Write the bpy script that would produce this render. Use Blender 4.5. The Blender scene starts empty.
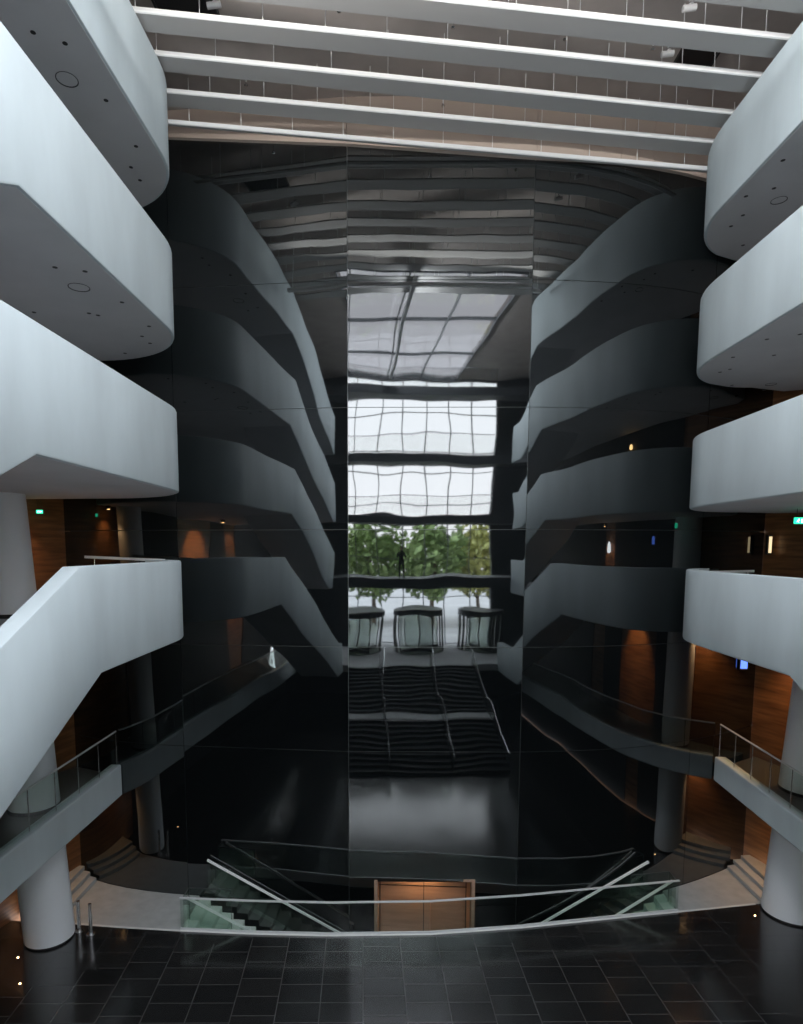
import bpy, bmesh, math, random
from mathutils import Vector, Matrix

random.seed(7)
scn = bpy.context.scene
col = scn.collection
R = math.radians

# ------------------------------------------------------------------ camera
F, PX, PY, HEYE = 620.0, 366.0, 612.0, 10.35
PITCH = math.atan((PY - 548) / F)
PSI = math.atan((401 - PX) / (F * math.cos(PITCH) + (PY - 548) * math.sin(PITCH)))
cam_d = bpy.data.cameras.new('camera')
cam_d.sensor_fit = 'AUTO'
cam_d.sensor_width = 36.0
cam_d.lens = F * 36.0 / 1024.0
cam_d.shift_x = (401.5 - PX) / 1024.0
cam_d.shift_y = (PY - 512) / 1024.0
cam_d.clip_start = 0.05
cam_d.clip_end = 600
cam = bpy.data.objects.new('camera', cam_d)
cam.location = (0, 0, HEYE)
cam.rotation_euler = (R(90) - PITCH, 0, PSI)
col.objects.link(cam)
scn.camera = cam

# ------------------------------------------------------------------ light
world = bpy.data.worlds.new('overcast_sky')
scn.world = world
world.use_nodes = True
wn, wl = world.node_tree.nodes, world.node_tree.links
bg = wn['Background']
tc = wn.new('ShaderNodeTexCoord')
sep = wn.new('ShaderNodeSeparateXYZ')
wl.new(tc.outputs['Generated'], sep.inputs[0])
ramp = wn.new('ShaderNodeValToRGB')
ramp.color_ramp.elements[0].position = 0.0
ramp.color_ramp.elements[0].color = (0.96, 0.94, 0.97, 1)
ramp.color_ramp.elements[1].position = 0.8
ramp.color_ramp.elements[1].color = (0.84, 0.93, 1.0, 1)
wl.new(sep.outputs['Z'], ramp.inputs[0])
wl.new(ramp.outputs[0], bg.inputs['Color'])
# overcast sky: the zenith is much brighter than the band above the horizon
SKY_LOW, SKY_ZENITH = 8.4, 17.0
mr_ = wn.new('ShaderNodeMapRange')
mr_.interpolation_type = 'SMOOTHSTEP'
mr_.inputs['From Min'].default_value = 0.40
mr_.inputs['From Max'].default_value = 0.85
mr_.inputs['To Min'].default_value = SKY_LOW
mr_.inputs['To Max'].default_value = SKY_ZENITH
wl.new(sep.outputs['Z'], mr_.inputs['Value'])
wl.new(mr_.outputs[0], bg.inputs['Strength'])


def portal(loc, rot, sx, sy):
    d = bpy.data.lights.new('daylight_portal', 'AREA')
    d.shape = 'RECTANGLE'
    d.size, d.size_y = sx, sy
    d.cycles.is_portal = True
    o = bpy.data.objects.new('daylight_portal', d)
    o.location, o.rotation_euler = loc, rot
    col.objects.link(o)


portal((1.65, -8.8, 12.6), (R(90), 0, 0), 14.3, 18.2)       # the glazed front (light travels +y)
portal((1.2, -0.8, 21.9), (0, 0, 0), 10.0, 16.2)           # the rooflight
scn.view_settings.view_transform = 'Standard'
scn.view_settings.look = 'None'
scn.view_settings.gamma = 1.0
scn.view_settings.use_curve_mapping = False
scn.view_settings.exposure = 0.1
scn.cycles.max_bounces = 10
scn.cycles.diffuse_bounces = 4
scn.cycles.glossy_bounces = 5
scn.cycles.transparent_max_bounces = 16
scn.cycles.sample_clamp_indirect = 2.0


# ------------------------------------------------------------------ pixel helpers (used only to read positions)
def _ray(x, y):
    fwd = Vector((-math.sin(PSI) * math.cos(PITCH), math.cos(PSI) * math.cos(PITCH), -math.sin(PITCH)))
    rt = Vector((math.cos(PSI), math.sin(PSI), 0))
    return fwd + rt * ((x - PX) / F) - rt.cross(fwd) * ((y - PY) / F)


def onz(x, y, z):
    r = _ray(x, y)
    return Vector((0, 0, HEYE)) + r * ((z - HEYE) / r.z)


# ------------------------------------------------------------------ materials
def mat(name, color, rough=0.5, metal=0.0, spec=0.5, noise=None, bump=None, emit=None, ior=None):
    m = bpy.data.materials.new(name)
    m.use_nodes = True
    nt = m.node_tree
    b = nt.nodes['Principled BSDF']
    b.inputs['Base Color'].default_value = (*color, 1)
    b.inputs['Roughness'].default_value = rough
    b.inputs['Metallic'].default_value = metal
    b.inputs['Specular IOR Level'].default_value = spec
    if ior:
        b.inputs['IOR'].default_value = ior
    if noise or bump:
        geo = nt.nodes.new('ShaderNodeNewGeometry')
    if noise:
        scale, amt, stretch = noise
        mp = nt.nodes.new('ShaderNodeMapping')
        mp.inputs['Scale'].default_value = stretch
        nt.links.new(geo.outputs['Position'], mp.inputs[0])
        n = nt.nodes.new('ShaderNodeTexNoise')
        n.inputs['Scale'].default_value = scale
        n.inputs['Detail'].default_value = 5
        nt.links.new(mp.outputs[0], n.inputs['Vector'])
        r = nt.nodes.new('ShaderNodeValToRGB')
        r.color_ramp.elements[0].position = 0.3
        r.color_ramp.elements[1].position = 0.7
        r.color_ramp.elements[0].color = (*[c * (1 - amt) for c in color], 1)
        r.color_ramp.elements[1].color = (*[min(1, c * (1 + amt)) for c in color], 1)
        nt.links.new(n.outputs['Fac'], r.inputs[0])
        nt.links.new(r.outputs[0], b.inputs['Base Color'])
    if bump:
        scale, dist = bump[:2]
        n2 = nt.nodes.new('ShaderNodeTexNoise')
        n2.inputs['Scale'].default_value = scale
        n2.inputs['Detail'].default_value = 1.0
        nt.links.new(geo.outputs['Position'], n2.inputs['Vector'])
        bp = nt.nodes.new('ShaderNodeBump')
        bp.inputs['Strength'].default_value = 1.0
        bp.inputs['Distance'].default_value = dist
        nt.links.new(n2.outputs['Fac'], bp.inputs['Height'])
        nt.links.new(bp.outputs[0], b.inputs['Normal'])
    if emit:
        b.inputs['Emission Color'].default_value = (*emit[0], 1)
        b.inputs['Emission Strength'].default_value = emit[1]
    return m


def glass_mat(name, tint, refl=1.0):
    m = bpy.data.materials.new(name)
    m.use_nodes = True
    nt = m.node_tree
    nt.nodes.remove(nt.nodes['Principled BSDF'])
    out = nt.nodes['Material Output']
    tr = nt.nodes.new('ShaderNodeBsdfTransparent')
    tr.inputs[0].default_value = (*tint, 1)
    gl = nt.nodes.new('ShaderNodeBsdfGlossy')
    gl.inputs['Roughness'].default_value = 0.0
    gl.inputs['Color'].default_value = (refl, refl, refl, 1)
    lw = nt.nodes.new('ShaderNodeLayerWeight')
    lw.inputs['Blend'].default_value = 0.5
    pw = nt.nodes.new('ShaderNodeMath')
    pw.operation = 'POWER'
    pw.inputs[1].default_value = 4.0
    nt.links.new(lw.outputs['Facing'], pw.inputs[0])
    fr = nt.nodes.new('ShaderNodeMapRange')
    fr.inputs['To Min'].default_value = 0.045
    fr.inputs['To Max'].default_value = 0.9
    nt.links.new(pw.outputs[0], fr.inputs['Value'])
    mx = nt.nodes.new('ShaderNodeMixShader')
    nt.links.new(fr.outputs[0], mx.inputs[0])
    nt.links.new(tr.outputs[0], mx.inputs[1])
    nt.links.new(gl.outputs[0], mx.inputs[2])
    nt.links.new(mx.outputs[0], out.inputs[0])
    return m


M = {}
M['plaster'] = mat('white_plaster', (0.575, 0.65, 0.675), 0.6, spec=0.3, noise=(0.9, 0.09, (1, 1, 0.35)))
M['soffit'] = mat('soffit_plaster', (0.68, 0.685, 0.70), 0.65, spec=0.3, noise=(0.7, 0.06, (1, 1, 1)))
M['column'] = mat('column_plaster', (0.84, 0.87, 0.90), 0.5, spec=0.35, noise=(0.8, 0.04, (1, 1, 0.3)))
M['black'] = mat('black_lacquer_panel', (0.0035, 0.0045, 0.005), 0.025, spec=0.5, ior=2.05, bump=(0.55, 0.010))
M['black'].node_tree.nodes['Principled BSDF'].inputs['Specular Tint'].default_value = (0.93, 0.985, 1.0, 1)
M['black_matt'] = mat('black_matt', (0.006, 0.006, 0.007), 0.5)
M['joint'] = mat('panel_joint', (0.09, 0.1, 0.1), 0.35, 0.6)
M['timber'] = None
M['stone'] = mat('pale_stone', (0.40, 0.41, 0.40), 0.55, noise=(3.0, 0.1, (1, 1, 1)))
M['rimstone'] = mat('pale_rim', (0.62, 0.62, 0.60), 0.5)
M['satin'] = mat('satin_steel', (0.74, 0.76, 0.76), 0.4, 0.25)
M['stairstone'] = mat('stair_stone', (0.72, 0.74, 0.70), 0.55, noise=(3.0, 0.06, (1, 1, 1)))
M['darkstone'] = mat('dark_stone', (0.022, 0.023, 0.025), 0.4, noise=(2.0, 0.25, (1, 1, 1)))
M['nosing'] = mat('step_nosing', (0.06, 0.065, 0.07), 0.4)
M['steel'] = mat('brushed_steel', (0.72, 0.72, 0.72), 0.25, 1.0)
M['whitepaint'] = mat('white_paint', (0.86, 0.86, 0.85), 0.45)
M['baffle'] = mat('baffle_grey', (0.46, 0.45, 0.44), 0.55)
M['deck'] = mat('taupe_deck', (0.48, 0.43, 0.40), 0.7, noise=(1.2, 0.1, (1, 1, 1)))
M['trimwood'] = mat('fascia_wood', (0.5, 0.4, 0.33), 0.5)
M['frame'] = mat('dark_frame', (0.02, 0.022, 0.024), 0.4, 0.3)
M['mullion'] = mat('grey_mullion', (0.16, 0.17, 0.18), 0.5)
M['slabdark'] = mat('dark_slab', (0.05, 0.055, 0.06), 0.55)
M['gallery'] = mat('gallery_floor', (0.08, 0.075, 0.07), 0.35)
M['glass'] = glass_mat('clear_glass', (0.93, 0.97, 0.95))
M['facade_glass'] = glass_mat('facade_glass', (0.95, 0.95, 0.95))
M['guard_glass'] = glass_mat('guard_glass', (0.985, 0.99, 0.985), 0.5)
M['green_glass'] = glass_mat('green_edge_glass', (0.91, 0.96, 0.935))
M['roof_glass'] = glass_mat('rooflight_glass', (0.42, 0.4, 0.41))
M['exit'] = mat('exit_green', (0.0, 0.35, 0.18), 0.4, emit=((0.03, 0.85, 0.45), 1.6))
M['exitwhite'] = mat('exit_pictogram', (0.8, 0.95, 0.88), 0.4, emit=((0.75, 1.0, 0.88), 2.2))
M['screen'] = mat('blue_screen', (0.05, 0.1, 0.5), 0.3, emit=((0.12, 0.25, 1.0), 1.6))
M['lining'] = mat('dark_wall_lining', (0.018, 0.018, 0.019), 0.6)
M['warm'] = mat('warm_lamp', (1, 0.7, 0.4), 0.4, emit=((1.0, 0.55, 0.22), 30.0))
M['bark'] = mat('bark', (0.12, 0.08, 0.05), 0.9, noise=(6, 0.3, (1, 1, 0.2)))
M['leaf_a'] = mat('leaf_olive', (0.42, 0.42, 0.15), 0.7, noise=(2.5, 0.5, (1, 1, 1)))
M['leaf_b'] = mat('leaf_green', (0.24, 0.33, 0.12), 0.7, noise=(2.5, 0.5, (1, 1, 1)))
M['leaf_c'] = mat('leaf_autumn', (0.5, 0.36, 0.16), 0.7, noise=(2.5, 0.4, (1, 1, 1)))
M['paving'] = mat('outdoor_paving', (0.42, 0.41, 0.42), 0.8, noise=(0.5, 0.15, (1, 1, 1)))
M['cloth'] = mat('dark_clothing', (0.012, 0.012, 0.014), 0.85)
M['skin'] = mat('skin', (0.45, 0.28, 0.2), 0.55)
M['hair'] = mat('dark_hair', (0.02, 0.015, 0.012), 0.6)


def timber():
    m = bpy.data.materials.new('walnut_boards')
    m.use_nodes = True
    nt = m.node_tree
    b = nt.nodes['Principled BSDF']
    geo = nt.nodes.new('ShaderNodeNewGeometry')
    mp = nt.nodes.new('ShaderNodeMapping')
    mp.inputs['Scale'].default_value = (0.6, 0.6, 7.0)
    nt.links.new(geo.outputs['Position'], mp.inputs[0])
    n = nt.nodes.new('ShaderNodeTexNoise')
    n.inputs['Scale'].default_value = 1.4
    n.inputs['Detail'].default_value = 6
    nt.links.new(mp.outputs[0], n.inputs['Vector'])
    r = nt.nodes.new('ShaderNodeValToRGB')
    r.color_ramp.elements[0].position = 0.3
    r.color_ramp.elements[0].color = (0.11, 0.042, 0.016, 1)
    r.color_ramp.elements[1].position = 0.72
    r.color_ramp.elements[1].color = (0.30, 0.14, 0.055, 1)
    nt.links.new(n.outputs['Fac'], r.inputs[0])
    nt.links.new(r.outputs[0], b.inputs['Base Color'])
    b.inputs['Roughness'].default_value = 0.38
    return m


M['timber'] = timber()


def floor_mat():
    m = bpy.data.materials.new('black_slate_tiles')
    m.use_nodes = True
    nt = m.node_tree
    b = nt.nodes['Principled BSDF']
    geo = nt.nodes.new('ShaderNodeNewGeometry')
    mp = nt.nodes.new('ShaderNodeMapping')
    mp.inputs['Rotation'].default_value = (0, 0, R(90) - R(3.5))
    nt.links.new(geo.outputs['Position'], mp.inputs[0])
    br = nt.nodes.new('ShaderNodeTexBrick')
    br.inputs['Color1'].default_value = (0.012, 0.0125, 0.013, 1)
    br.inputs['Color2'].default_value = (0.020, 0.0195, 0.019, 1)
    br.inputs['Mortar'].default_value = (0.065, 0.064, 0.062, 1)
    br.inputs['Scale'].default_value = 1.0
    br.inputs['Mortar Size'].default_value = 0.012
    br.inputs['Mortar Smooth'].default_value = 0.1
    br.inputs['Brick Width'].default_value = 0.6
    br.inputs['Row Height'].default_value = 0.98
    br.offset = 0.35
    br.offset_frequency = 3
    br.squash = 1.0
    nt.links.new(mp.outputs[0], br.inputs['Vector'])
    nt.links.new(br.outputs['Color'], b.inputs['Base Color'])
    n = nt.nodes.new('ShaderNodeTexNoise')
    n.inputs['Scale'].default_value = 1.1
    n.inputs['Detail'].default_value = 2
    nt.links.new(geo.outputs['Position'], n.inputs['Vector'])
    mr = nt.nodes.new('ShaderNodeMapRange')
    mr.inputs['To Min'].default_value = 0.12
    mr.inputs['To Max'].default_value = 0.28
    nt.links.new(n.outputs['Fac'], mr.inputs['Value'])
    nt.links.new(mr.outputs[0], b.inputs['Roughness'])
    b.inputs['Specular IOR Level'].default_value = 0.8
    b.inputs['Coat Weight'].default_value = 0.7
    b.inputs['Coat Roughness'].default_value = 0.13
    b.inputs['Coat IOR'].default_value = 1.6
    return m


M['floor'] = floor_mat()


# ------------------------------------------------------------------ mesh helpers
def link(name, bm, m, parent=None, smooth=False, bevel=0.0):
    me = bpy.data.meshes.new(name)
    bmesh.ops.recalc_face_normals(bm, faces=bm.faces)
    bm.to_mesh(me)
    bm.free()
    o = bpy.data.objects.new(name, me)
    me.materials.append(m)
    col.objects.link(o)
    if parent:
        o.parent = parent
    if bevel:
        md = o.modifiers.new('bevel', 'BEVEL')
        md.width, md.segments, md.limit_method = bevel, 2, 'ANGLE'
    if smooth:
        for p in me.polygons:
            p.use_smooth = True
        me.set_sharp_from_angle(angle=R(32))
    return o


def box(bm, x0, x1, y0, y1, z0, z1):
    v = [bm.verts.new((x, y, z)) for z in (z0, z1) for x, y in ((x0, y0), (x1, y0), (x1, y1), (x0, y1))]
    for f in ((3, 2, 1, 0), (4, 5, 6, 7), (0, 1, 5, 4), (1, 2, 6, 5), (2, 3, 7, 6), (3, 0, 4, 7)):
        bm.faces.new([v[i] for i in f])


def prism(bm, pts, z0, z1):
    """vertical prism over a plan polygon; z0/z1 numbers or per-vertex lists"""
    n = len(pts)
    Z0 = z0 if isinstance(z0, (list, tuple)) else [z0] * n
    Z1 = z1 if isinstance(z1, (list, tuple)) else [z1] * n
    a = [bm.verts.new((p[0], p[1], z)) for p, z in zip(pts, Z0)]
    b = [bm.verts.new((p[0], p[1], z)) for p, z in zip(pts, Z1)]
    bm.faces.new(a[::-1])
    bm.faces.new(b)
    for i in range(n):
        j = (i + 1) % n
        bm.faces.new((a[i], a[j], b[j], b[i]))


def tube(bm, pts, r, seg=10):
    pts = [Vector(p) for p in pts]
    rings = []
    for i, p in enumerate(pts):
        d = (pts[min(i + 1, len(pts) - 1)] - pts[max(i - 1, 0)]).normalized()
        u = d.cross(Vector((0, 0, 1)) if abs(d.z) < 0.95 else Vector((1, 0, 0))).normalized()
        w = d.cross(u)
        rings.append([bm.verts.new(p + (u * math.cos(2 * math.pi * k / seg) + w * math.sin(2 * math.pi * k / seg)) * r) for k in range(seg)])
    for a, b in zip(rings, rings[1:]):
        for k in range(seg):
            bm.faces.new((a[k], a[(k + 1) % seg], b[(k + 1) % seg], b[k]))
    bm.faces.new(rings[0][::-1])
    bm.faces.new(rings[-1])


def bar(bm, p, q, w, h):
    """rectangular bar from p to q: w across, h up"""
    p, q = Vector(p), Vector(q)
    d = (q - p).normalized()
    u = d.cross(Vector((0, 0, 1)) if abs(d.z) < 0.98 else Vector((0, 1, 0))).normalized()
    t = u.cross(d).normalized()
    c = [(-w / 2, -h / 2), (w / 2, -h / 2), (w / 2, h / 2), (-w / 2, h / 2)]
    a = [bm.verts.new(p + u * x + t * y) for x, y in c]
    b = [bm.verts.new(q + u * x + t * y) for x, y in c]
    bm.faces.new(a[::-1])
    bm.faces.new(b)
    for i in range(4):
        bm.faces.new((a[i], a[(i + 1) % 4], b[(i + 1) % 4], b[i]))


def lathe(bm, c, prof, seg=48):
    rings = [[bm.verts.new((c[0] + r * math.cos(2 * math.pi * k / seg), c[1] + r * math.sin(2 * math.pi * k / seg), z)) for k in range(seg)] for r, z in prof]
    for a, b in zip(rings, rings[1:]):
        for k in range(seg):
            bm.faces.new((a[k], a[(k + 1) % seg], b[(k + 1) % seg], b[k]))
    bm.faces.new(rings[0][::-1])
    bm.faces.new(rings[-1])


def ribbon(bm, pts, t, zb, zt):
    """wall of thickness t along a plan path, thickening to the path's left side; zb/zt per point or number"""
    n = len(pts)
    P2 = [Vector(p).to_2d() for p in pts]
    ZB = zb if isinstance(zb, (list, tuple)) else [zb] * n
    ZT = zt if isinstance(zt, (list, tuple)) else [zt] * n
    rings = []
    for i in range(n):
        d0 = (P2[i] - P2[i - 1]).normalized() if i else (P2[1] - P2[0]).normalized()
        d1 = (P2[i + 1] - P2[i]).normalized() if i < n - 1 else d0
        nd = (d0 + d1).normalized()
        nm = Vector((-nd.y, nd.x))
        k = 1.0 / max(0.35, nm.dot(Vector((-d0.y, d0.x))))

        def pt(off, z):
            q = P2[i] + nm * off * k
            return bm.verts.new((q.x, q.y, z))
        b, tt = ZB[i], ZT[i]
        rings.append([pt(0.05, b), pt(0.015, b + 0.015), pt(0, b + 0.05), pt(0, tt - 0.04), pt(0.012, tt - 0.01), pt(0.04, tt), pt(t, tt), pt(t, b)])
    for a, b in zip(rings, rings[1:]):
        for k in range(8):
            bm.faces.new((a[k], a[(k + 1) % 8], b[(k + 1) % 8], b[k]))
    bm.faces.new(rings[0])
    bm.faces.new(rings[-1][::-1])


def thing(name, label, cat, loc=(0, 0, 0), group=None):
    o = bpy.data.objects.new(name, None)
    o.empty_display_size = 0.2
    o.location = loc
    o['label'], o['category'] = label, cat
    if group:
        o['group'] = group
    col.objects.link(o)
    return o


def tag(o, label, cat, group=None, kind=None):
    o['label'], o['category'] = label, cat
    if group:
        o['group'] = group
    if kind:
        o['kind'] = kind
    return o


def struct(o):
    o['kind'] = 'structure'
    return o


def part(name, parent, m, build, **kw):
    """part mesh written in world coordinates, parented without moving"""
    bm = bmesh.new()
    build(bm)
    l = parent.location
    p = parent.parent
    off = Vector(l)
    while p:
        off += p.location
        p = p.parent
    bmesh.ops.translate(bm, vec=-off, verts=bm.verts)
    return link(name, bm, m, parent, **kw)


# ================================================================== SETTING
# ---- black panel wall, faceted in plan
# plan: joints at every J, the outermost panels are bent sheets
A = [(-10.1, 18.25), (-9.55, 17.98), (-8.95, 17.75), (-8.3, 17.57), (-7.6, 17.43), (-6.9, 17.345), (-6.3, 17.295), (-1.45, 17.05), (3.4, 17.27),
     (4.6, 17.42), (5.6, 17.59), (6.5, 17.81), (7.4, 18.1), (8.1, 18.39), (8.75, 18.71), (9.35, 19.03), (9.9, 19.35), (10.45, 19.69), (10.95, 20.03), (11.45, 20.4)]
J = [0, 6, 7, 8, 14, 19]
ATOP_J = {0: 21.6, 6: 21.12, 7: 20.64, 8: 20.28, 14: 20.25, 19: 20.25}
ATOP = []
for _i in range(len(A)):
    _lo = max(j for j in J if j <= _i)
    _hi = min(j for j in J if j >= _i)
    ATOP.append(ATOP_J[_lo] if _lo == _hi else ATOP_J[_lo] + (ATOP_J[_hi] - ATOP_J[_lo]) * (_i - _lo) / (_hi - _lo))
ZJ = [-3.2, 0.0, 4.6, 7.6, 10.85, 14.1, 17.35, 99]
DOOR = (-0.62, 2.1, 0.72)


def wall_face(bm, a, b, za, zb, g, depth=0.06):
    """panel between plan points a and b, bottom za=(z,z), top zb=(z,z), gap g all round"""
    a, b = Vector(a), Vector(b)
    d = (b - a).normalized()
    n = Vector((d.y, -d.x))
    a2, b2 = a + d * g, b - d * g
    c = [(a2, za[0] + g), (b2, za[1] + g), (b2, zb[1] - g), (a2, zb[0] - g)]
    f = [bm.verts.new((p.x, p.y, z)) for p, z in c]
    k = [bm.verts.new((p.x - n.x * depth, p.y - n.y * depth, z)) for p, z in c]
    bm.faces.new(f)
    bm.faces.new(k[::-1])
    for i in range(4):
        j = (i + 1) % 4
        bm.faces.new((f[i], k[i], k[j], f[j]))


def wall_sheet(bm, pts, ZA, ZB, g, depth=0.06):
    """one lacquered sheet following plan points, gap g all round"""
    P_ = [Vector(p) for p in pts]
    P_[0] = P_[0] + (P_[1] - P_[0]).normalized() * g
    P_[-1] = P_[-1] + (P_[-2] - P_[-1]).normalized() * g
    n = len(P_)
    nrm = []
    for i in range(n):
        d = (P_[min(i + 1, n - 1)] - P_[max(i - 1, 0)]).normalized()
        nrm.append(Vector((d.y, -d.x)))
    fr = [(bm.verts.new((p.x, p.y, za + g)), bm.verts.new((p.x, p.y, zb - g))) for p, za, zb in zip(P_, ZA, ZB)]
    bk = [(bm.verts.new((p.x - q.x * depth, p.y - q.y * depth, za + g)), bm.verts.new((p.x - q.x * depth, p.y - q.y * depth, zb - g))) for p, q, za, zb in zip(P_, nrm, ZA, ZB)]
    for i in range(n - 1):
        bm.faces.new((fr[i][0], fr[i + 1][0], fr[i + 1][1], fr[i][1]))
        bm.faces.new((bk[i + 1][0], bk[i][0], bk[i][1], bk[i + 1][1]))
        bm.faces.new((fr[i][0], bk[i][0], bk[i + 1][0], fr[i + 1][0]))
        bm.faces.new((fr[i + 1][1], bk[i + 1][1], bk[i][1], fr[i][1]))
    for i in (0, -1):
        bm.faces.new((fr[i][0], fr[i][1], bk[i][1], bk[i][0]))


bm = bmesh.new()
for ja, jb in zip(J, J[1:]):
    a, b = A[ja], A[jb]
    for r in range(7):
        z0, z1 = ZJ[r], ZJ[r + 1]
        za = (z0, z0)
        zb = (z1, z1) if r < 6 else (ATOP[ja], ATOP[jb])
        if ja == 7 and r < 2:
            def lerp(x):
                t = (x - a[0]) / (b[0] - a[0])
                return (x, a[1] + t * (b[1] - a[1]))
            if r == 0:
                wall_face(bm, a, lerp(DOOR[0]), za, zb, 0.008)
                wall_face(bm, lerp(DOOR[1]), b, za, zb, 0.008)
            else:
                g_ = 0.008
                P_ = [(lerp(a[0] + g_), z0 + g_), (lerp(DOOR[0]), z0 + g_), (lerp(DOOR[0]), DOOR[2]), (lerp(DOOR[1]), DOOR[2]), (lerp(DOOR[1]), z0 + g_),
                      (lerp(b[0] - g_), z0 + g_), (lerp(b[0] - g_), z1 - g_), (lerp(a[0] + g_), z1 - g_)]
                f_ = [bm.verts.new((q[0], q[1], z)) for q, z in P_]
                k_ = [bm.verts.new((q[0], q[1] + 0.06, z)) for q, z in P_]
                bm.faces.new(f_)
                bm.faces.new(k_[::-1])
                for i_ in range(8):
                    j_ = (i_ + 1) % 8
                    bm.faces.new((f_[i_], k_[i_], k_[j_], f_[j_]))
        else:
            wall_sheet(bm, A[ja:jb + 1], [z0] * (jb - ja + 1), [z1] * (jb - ja + 1) if r < 6 else ATOP[ja:jb + 1], 0.008)
struct(link('wall_back', bm, M['black'], smooth=True))
bm = bmesh.new()
for i in range(len(A) - 1):
    a, b = Vector(A[i]), Vector(A[i + 1])
    n = Vector((b.y - a.y, a.x - b.x)).normalized()
    q = -n * 0.03
    q2 = -n * 0.3
    if i == 0:
        a = a.lerp(b, 0.35)
    if i == len(A) - 2:
        b = b.lerp(a, 0.35)
    spans = [(a, b, -3.2)] if i != 7 else [(a, Vector((DOOR[0], a.y + (DOOR[0] - a.x) / (b.x - a.x) * (b.y - a.y))), -3.2), (Vector((DOOR[1], a.y + (DOOR[1] - a.x) / (b.x - a.x) * (b.y - a.y))), b, -3.2)]
    if i == 7:
        spans.append((spans[0][1], spans[1][0], DOOR[2]))
    for s, e, z in spans:
        prism(bm, [s + q, e + q, e + q2, s + q2], z, min(ATOP[i], ATOP[i + 1]) - 0.01)
struct(link('trim_1', bm, M['joint']))

# ---- timber side walls (gallery back walls run in them)
bm = bmesh.new()
prism(bm, [(-10.105, 18.26), (-11.0, 15.0), (-11.0, -9.2), (-11.3, -9.2), (-11.3, 18.9), (-9.7, 18.9), (-9.7, 18.7)], -0.3, 21.6)
struct(link('wall_left', bm, M['timber']))
bm = bmesh.new()
prism(bm, [(11.455, 20.415), (12.8, 16.8), (12.8, -9.2), (13.1, -9.2), (13.1, 21.0), (11.0, 21.0), (11.0, 20.75)], -0.3, 21.6)
struct(link('wall_right', bm, M['timber']))

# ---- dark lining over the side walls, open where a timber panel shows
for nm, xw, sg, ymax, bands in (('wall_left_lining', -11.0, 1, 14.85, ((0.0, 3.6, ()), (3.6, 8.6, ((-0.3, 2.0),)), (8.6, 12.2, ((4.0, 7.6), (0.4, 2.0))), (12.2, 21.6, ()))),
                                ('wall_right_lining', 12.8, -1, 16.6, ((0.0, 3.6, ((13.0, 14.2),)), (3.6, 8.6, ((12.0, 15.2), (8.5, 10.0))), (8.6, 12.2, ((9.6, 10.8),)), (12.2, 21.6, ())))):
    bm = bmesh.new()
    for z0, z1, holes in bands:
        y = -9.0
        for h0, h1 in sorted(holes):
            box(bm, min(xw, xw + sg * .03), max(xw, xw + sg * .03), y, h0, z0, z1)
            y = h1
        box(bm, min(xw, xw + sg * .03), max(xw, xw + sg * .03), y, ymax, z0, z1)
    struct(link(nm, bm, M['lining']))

# ---- floors
RIM = [(-9.2, 15.72), (-7.6, 15.62), (-5.93, 15.56), (-4.0, 15.53), (-1.84, 15.57), (0.84, 15.78), (3.3, 16.2), (5.62, 16.71), (7.97, 17.22), (10.4, 17.75)]
bm = bmesh.new()
prism(bm, [(-11, -9), (12.6, -9), (12.6, 17.9), (11.9, 18.0)] + RIM[::-1] + [(-10.4, 15.75), (-11, 15.75)], -0.3, 0.0)
struct(link('floor', bm, M['floor']))


def wall_y(x):
    for (x0, y0), (x1, y1) in zip(A, A[1:]):
        if x0 <= x <= x1:
            return y0 + (y1 - y0) * (x - x0) / (x1 - x0)
    return A[-1][1]


bm = bmesh.new()
prism(bm, [(-9.9, 15.76), (-9.2, 15.73), (-7.6, 15.63), (-5.95, 15.57), (-5.95, wall_y(-5.95) - .02)] + [(p[0], p[1] - .015) for p in A[6:0:-1]] + [(-9.95, 18.15)], -0.3, 0.012)
prism(bm, [(7.99, 17.24), (10.4, 17.76), (11.35, 17.95), (11.35, 20.2)] + [(p[0] + .01, p[1] - .015) for p in A[18:12:-1]] + [(7.99, wall_y(7.99) - .02)], -0.3, 0.012)
struct(link('floor_landing', bm, M['stone']))
# pale edge strip that follows the black tiles
bm = bmesh.new()
ribbon(bm, [(x, y - 0.03) for x, y in RIM], 0.06, -0.25, 0.02)
struct(link('trim_2', bm, M['rimstone']))
# trench for the lower level
VOID = [p for p in RIM if -5.94 < p[0] < 7.98]
bm = bmesh.new()
back = [(x, wall_y(x) - 0.01) for x in (7.97, 5.6, 3.4, 1.0, -1.45, -3.5, -5.93)]
prism(bm, [(-5.93, 15.56)] + VOID[1:] + back, -3.3, -3.2)
struct(link('floor_lower', bm, M['darkstone']))
bm = bmesh.new()
prism(bm, [(x, y) for x, y in VOID] + [(x, y - 0.25) for x, y in VOID[::-1]], -3.2, -0.3)
struct(link('wall_trench', bm, M['black_matt']))

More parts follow.
